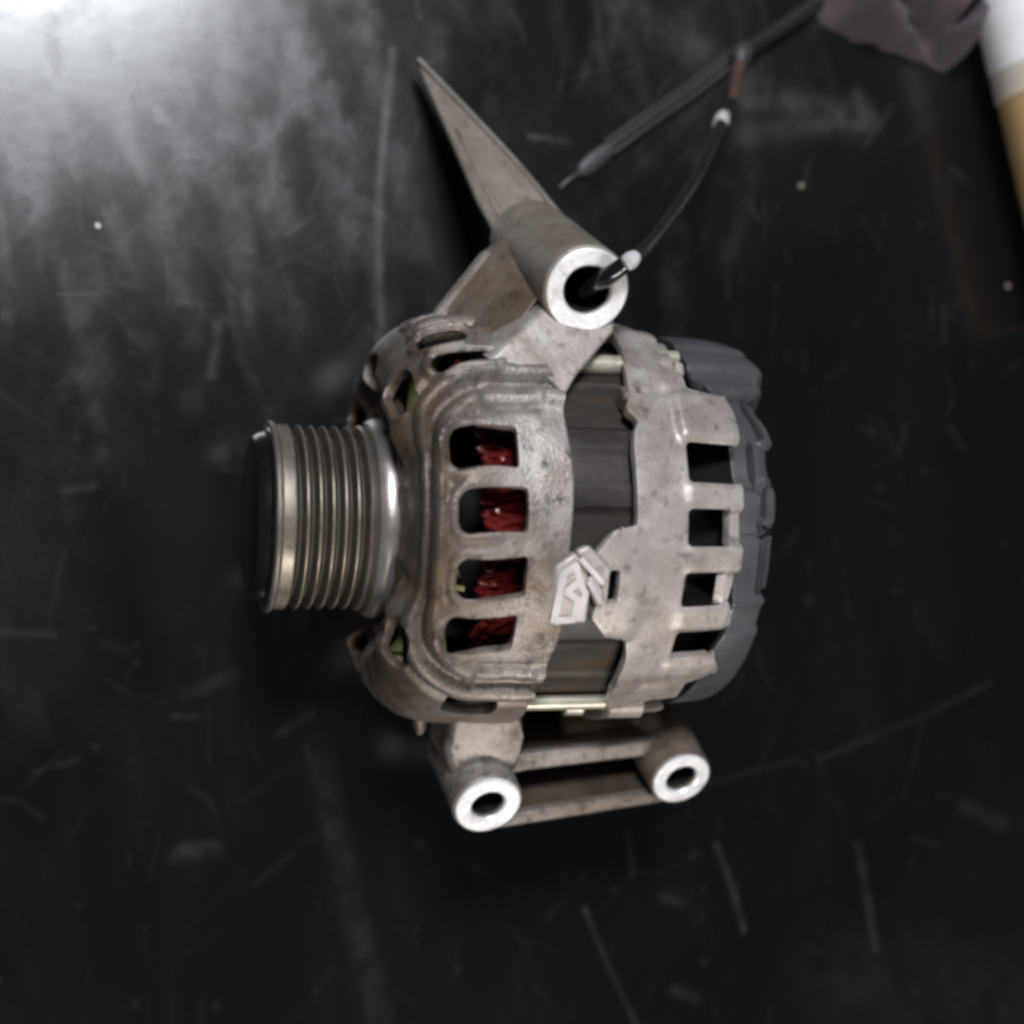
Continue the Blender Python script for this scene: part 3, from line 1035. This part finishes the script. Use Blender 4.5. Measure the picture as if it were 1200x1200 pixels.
# long fin
fl = [(-22.8, 164.5, -55), (-19.5, 162, -54), (9.0, 126, -35.5), (23.0, 99.5, -15), (19, 92, -8), (-1, 90, -14), (-3.6, 99.6, -20), (-6.6, 107.5, -25), (-14.2, 135, -39.5)]
FIN = prism('bracket_fin', fl, (1.2, -.5, -4.5), 'fin', ALT, 1.2, 2)
link_mesh('fin_rim', *tube_geo(catmull([(-21.8, 163.4, -53.3), (-5, 143, -42.9), (10, 123.5, -32.3), (18, 108, -20.1), (22.6, 99.8, -13.5)], 8), [.9] * 33, 10), 'fin', FIN, True)
link_mesh('fin_crease', *tube_geo(catmull([(-11, 137, -39.0), (-6, 122, -31.0), (-1.6, 108, -23.3), (2, 98, -17.3)], 8), [.5 + .9 * i / 24 for i in range(25)], 10, .55), 'fin', FIN, True)
link_mesh('casting_pip', *tube_geo([(7.6, 104.5, -20.5), (7.6, 104.2, -18.2)], [1.3, .9], 10), 'cast_clean', FIN, True)

# --- lower foot: floor plate and two rails between the two eyes
foot_floor = [(-16, -56, -24), (64, -56, -28), (69, -68, -27), (66, -80, -24), (56, -86, -23), (-6, -90, -20), (-18, -86, -19), (-20, -70, -21)]
prism('mounting_foot', foot_floor, (0, 2.2, -6), 'grime_shade', ALT, 1.2, 2)  # floor colour holds both dirt and the shade of the recess


def rail(p0, p1, wd, depth):
    p0, p1 = Vector(p0), Vector(p1)
    t = (p1 - p0).normalized()
    n = b.cross(t).normalized() * wd / 2
    prism('foot_rail', [p0 + n, p1 + n, p1 - n, p0 - n], -b * 4, 'cast', ALT, 1.1, 3)
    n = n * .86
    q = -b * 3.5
    prism('rail_web', [p0 + n + q, p1 + n + q, p1 - n + q, p0 - n + q], -b * (depth - 3.5), 'grime_shade', ALT, .6, 2)  # slot sides darkened by colour, dirt and slot shade together


rail((-2, -78.3, 5), (57, -74.6, 0), 6.4, 30)
rail((-4, -97.2, 3), (56, -92.2, -3), 4.8, 27)
link_mesh('rail_fillet', *tube_geo(catmull([(-7, -76.5, 4.4), (0, -78, 4.2), (8, -78.0, 3.4)], 6), [4.5] + [4.5 - 3.2 * i / 12 for i in range(12)], 10, .6), 'cast', ALT, True, (0, 0, AXZ * MM))
# neck from the housing to the lower left eye and end wall by the lower right eye
prism('foot_neck', [(-23, -60, 16), (-1, -58, 20), (0, -66, 16), (1.5, -73, 10), (1, -80, 7), (-8, -80, 8), (-20, -82, 6), (-23.5, -72, 10)], Vector((0, 3, -24)), 'cast', ALT, 2.2, 3)
prism('foot_wall', [(20, -60, -8), (65, -62, -12), (72, -78, -8), (68, -82, -4), (62, -76, -3), (52, -75, -4), (20, -77, -3)], (0, 3, -9), 'cast_dirty', ALT, 1.4, 2)
prism('casting_stub', [(-33, -55, 4), (-28, -55, 4), (-27, -68, 0), (-30, -70, 0)], (0, 2, -8), 'cast_dirty', ALT, 1.5, 2)

# ------------------------------------------------------------------ wire lead
Z0 = lambda p: (p[0], p[1], p[2] + AXZ)
LEAD = thing('wire_lead', 'thin black wire lead with silver crimps, its tip hooked in the upper mounting eye', 'wire', (0, 0, 0))


def lead_part(name, pts, rad, mat, k=8, n=12, flat=1.0):
    c = catmull([Z0(p) for p in pts], k)
    if hasattr(rad, '__len__'):
        rad = list(np.interp(np.linspace(0, 1, len(c)), np.linspace(0, 1, len(rad)), rad))
    return link_mesh(name, *tube_geo(c, rad, n, flat), mat, LEAD, True)


lead_part('cord', [(164, 221, -62.5), (144.3, 204.1, -62.5), (126, 191, -62), (110.4, 180.3, -61)], 3.4, 'wire')
lead_part('splice', [(112.5, 182.5, -61), (110, 178.5, -60.5), (109, 175, -59.5)], [3.2, 4.4, 3.0], 'wire_grey')
lead_part('sleeve', [(109.3, 176, -60), (105.5, 167, -55), (97.5, 154.5, -42)], [2.6, 2.4, 2.0], 'wire_brown')
lead_part('wire', [(97.5, 154.5, -42), (87.6, 142.9, -30), (77, 130.5, -14), (62.5, 114, 6), (45.5, 97, 26), (27.5, 81.5, 48), (18.2, 75.0, 57)], 2.2, 'wire')
lead_part('crimp', [(90.6, 147, -34.5), (88.7, 144.6, -32), (86.8, 142.3, -29.5)], [2.5, 2.9, 2.5], 'silver')
lead_part('crimp', [(21.0, 77.0, 54.2), (19.2, 75.8, 56), (17.2, 74.6, 57.6)], [2.4, 2.7, 2.3], 'silver')
lead_part('probe_tip', [(17.2, 74.6, 57.6), (13.0, 71.2, 53), (9.8, 68.6, 42)], [2.4, 2.9, 2.2], 'black')

STRAP = thing('cable_strap', 'flat black strap with grey rounded end lying on the bench beside the fin', 'strap', (0, 0, 0))


def strap_part(name, pts, rad, mat, flat):
    c = catmull([Z0(p) for p in pts], 8)
    if hasattr(rad, '__len__'):
        rad = list(np.interp(np.linspace(0, 1, len(c)), np.linspace(0, 1, len(rad)), rad))
    return link_mesh(name, *tube_geo(c, rad, 14, flat), mat, STRAP, True)


def off(pts, d):
    P_ = [Vector(p) for p in pts]
    t = (P_[-1] - P_[0]).normalized()
    n = Vector((-t.y, t.x, 0))
    return [tuple(p + n * d) for p in P_]


sp = [(108.5, 179, -64.0), (91, 165, -64.4), (73.2, 152.2, -64.5), (57, 140, -64.5)]
strap_part('strand', off(sp, 2.5), 1.4, 'wire', .9)
strap_part('strand', off(sp, -2.5), 1.4, 'wire', .9)
strap_part('web', sp, 2.4, 'wire', .3)
strap_part('strap_end', [(59, 141.5, -64.6), (52, 135.5, -64.5), (47.5, 131.5, -64.6), (45, 129.5, -65)], [2.6, 3.6, 3.2, 1.0], 'wire_grey', .3)
strap_part('strap_tail', [(45.5, 130, -65), (41.5, 127.2, -65), (38, 124.2, -65.2)], [1.0, .9, .5], 'wire', .8)

# ------------------------------------------------------------------ cloth
def build_cloth():
    th = np.linspace(0, 2 * math.pi, 160, endpoint=False)
    c = np.array([187.0, 232.0])
    out = np.array([(131, 196), (134, 191), (143, 187), (157, 183.5), (171, 181), (180, 177), (187, 176), (192, 180), (197, 190), (206, 200), (216, 222), (206, 262), (176, 276), (140, 262), (124, 232), (126, 208)], float)
    out = np.stack([143 + (out[:, 0] - 132) * 1.1, out[:, 1] + 6], -1)
    an = np.unwrap(np.arctan2(out[:, 1] - c[1], out[:, 0] - c[0]))
    rd = np.hypot(out[:, 0] - c[0], out[:, 1] - c[1])
    o_ = np.argsort(an % (2 * math.pi))
    a_, r_ = (an % (2 * math.pi))[o_], rd[o_]
    rad = np.interp(th, np.concatenate([a_ - 2 * math.pi, a_, a_ + 2 * math.pi]), np.tile(r_, 3))
    V, F = [], []
    nr = 60
    for k in range(nr + 1):
        u = (k + .001) / nr
        X = c[0] + np.cos(th) * rad * u
        Y = c[1] + np.sin(th) * rad * u
        h = 26 * (1 - u ** 3.2) + 1.0
        fold = 22 * np.abs(fbm(X, Y, 26, 40, 2.6, 5, 3) - .5) * 2 + 17 * np.abs(fbm(X, Y, 15, -50, 2.4, 8, 3) - .5) * 2
        crease = -15 * gauss((X - 178) * .62 + (Y - 200) * .78, 2.4) - 16 * gauss((X - 202) * .8 - (Y - 203) * .6, 2.2) * sstep(Y, 189, 197)
        Z = h + (fold + crease) * (1 - u ** 9)
        Z = np.maximum(Z, .6)
        edge = 1 + (.012 * np.sin(th * 23) + .01 * np.sin(th * 11 + 1)) * u
        X = c[0] + (X - c[0]) * edge
        Y = c[1] + (Y - c[1]) * edge
        V += list(zip(X, Y, Z))
    n = len(th)
    for k in range(nr):
        for i in range(n):
            j = (i + 1) % n
            F.append((k * n + i, k * n + j, (k + 1) * n + j, (k + 1) * n + i))
    F.append(tuple(range(n)))
    V2 = [(x, y, .4) for x, y, z in V[-n:]]
    k0 = len(V)
    V += V2
    for i in range(n):
        j = (i + 1) % n
        F.append((nr * n + i, nr * n + j, k0 + j, k0 + i))
    o = link_mesh('cloth', V, F, 'cloth', None, True, (0, 0, 0), 80)
    o['label'] = 'crumpled dull mauve rag on the bench next to the white and amber tube'
    o['category'] = 'rag'
    return o


build_cloth()

# ------------------------------------------------------------------ bottle
BT = thing('bottle', 'amber bottle with white label lying at the right edge of the bench', 'bottle', (0, 0, 0))
ax = Vector((17.3, -61.7, 0)).normalized()
nrm = Vector((-ax.y, ax.x, 0))
if nrm.x < 0:
    nrm = -nrm
rb = 27.0
p_edge = Vector((212.0, 175.5, rb))
o_ = p_edge + nrm * rb * .99


def bl(name, prof, mat, par, n=72):
    V, F = lathe_geo(prof, o_, ax, n)
    return link_mesh(name, V, F, mat, par, True, (0, 0, 0), 30)


body = bl('body', [(10, 0), (10, rb - .6), (95, rb - .6), (100, rb - 2), (102, rb - 6), (102, 0)], 'tan', BT)
bl('shoulder', [(-64, 0), (-64, 9), (-60, 10), (-52, 20), (-46, rb - 1), (-42, rb - .6), (10, rb - .6)], 'white', BT)
bl('band', [(-1.5, rb - .9), (-1.5, rb - .15), (10.5, rb - .15), (10.5, rb - .9)], 'band', BT)
lab = bl('label', [(-42, rb - .7), (-42, rb), (-1.0, rb), (-1.0, rb - .7)], 'white', BT)
bl('cap', [(-84, 0), (-84, 11), (-83, 12), (-65, 12.4), (-64, 11), (-64, 0)], 'black', BT)


def ink(t0, t1, a0, a1):
    V, F = [], []
    u, v = -nrm, Vector((0, 0, 1))
    n = 6
    for i in range(n + 1):
        a = R(a0 + (a1 - a0) * i / n)
        for t in (t0, t1):
            for rr in (rb + .02, rb + .14):
                V.append(o_ + ax * t + (u * math.cos(a) + v * math.sin(a)) * rr)
    for i in range(n):
        a, c = i * 4, (i + 1) * 4
        F += [(a + 1, c + 1, c + 3, a + 3), (a, a + 2, c + 2, c), (a, c, c + 1, a + 1), (a + 2, a + 3, c + 3, c + 2)]
    F += [(0, 1, 3, 2), (n * 4, n * 4 + 2, n * 4 + 3, n * 4 + 1)]
    return V, F


link_mesh('print', *merge(ink(-30, -20, 46, 49), ink(-30, -28.6, 49, 60), ink(-13, -12, 44, 60), ink(-17, -16, 52, 60)), 'ink', lab, False)

# ------------------------------------------------------------------ grit
def grit(xy, size, label, mat):
    r_ = random.Random(int(xy[0] * 7 + xy[1]))
    bm = bmesh.new()
    bmesh.ops.create_icosphere(bm, subdivisions=2, radius=size * MM)
    for v in bm.verts:
        v.co *= r_.uniform(.7, 1.25)
        v.co.z *= .6
    zmin = min(v.co.z for v in bm.verts)
    for v in bm.verts:
        v.co.z -= zmin
    me = bpy.data.meshes.new('crumb')
    bm.to_mesh(me)
    bm.free()
    o = finish('crumb', me, mat, None, True, (xy[0] * MM, xy[1] * MM, 0), 60)
    o['label'] = label
    o['category'] = 'crumb'


grit(on_bench(115, 265), 1.0, 'pale speck of grit alone on the hazy upper left bench', 'band')
grit(on_bench(938, 218), 1.1, 'tan crumb on the bare bench between the wire and the bottle', 'crumb')
grit(on_bench(1180, 335), .9, 'small crumb near the right edge of the bench below the bottle', 'crumb')
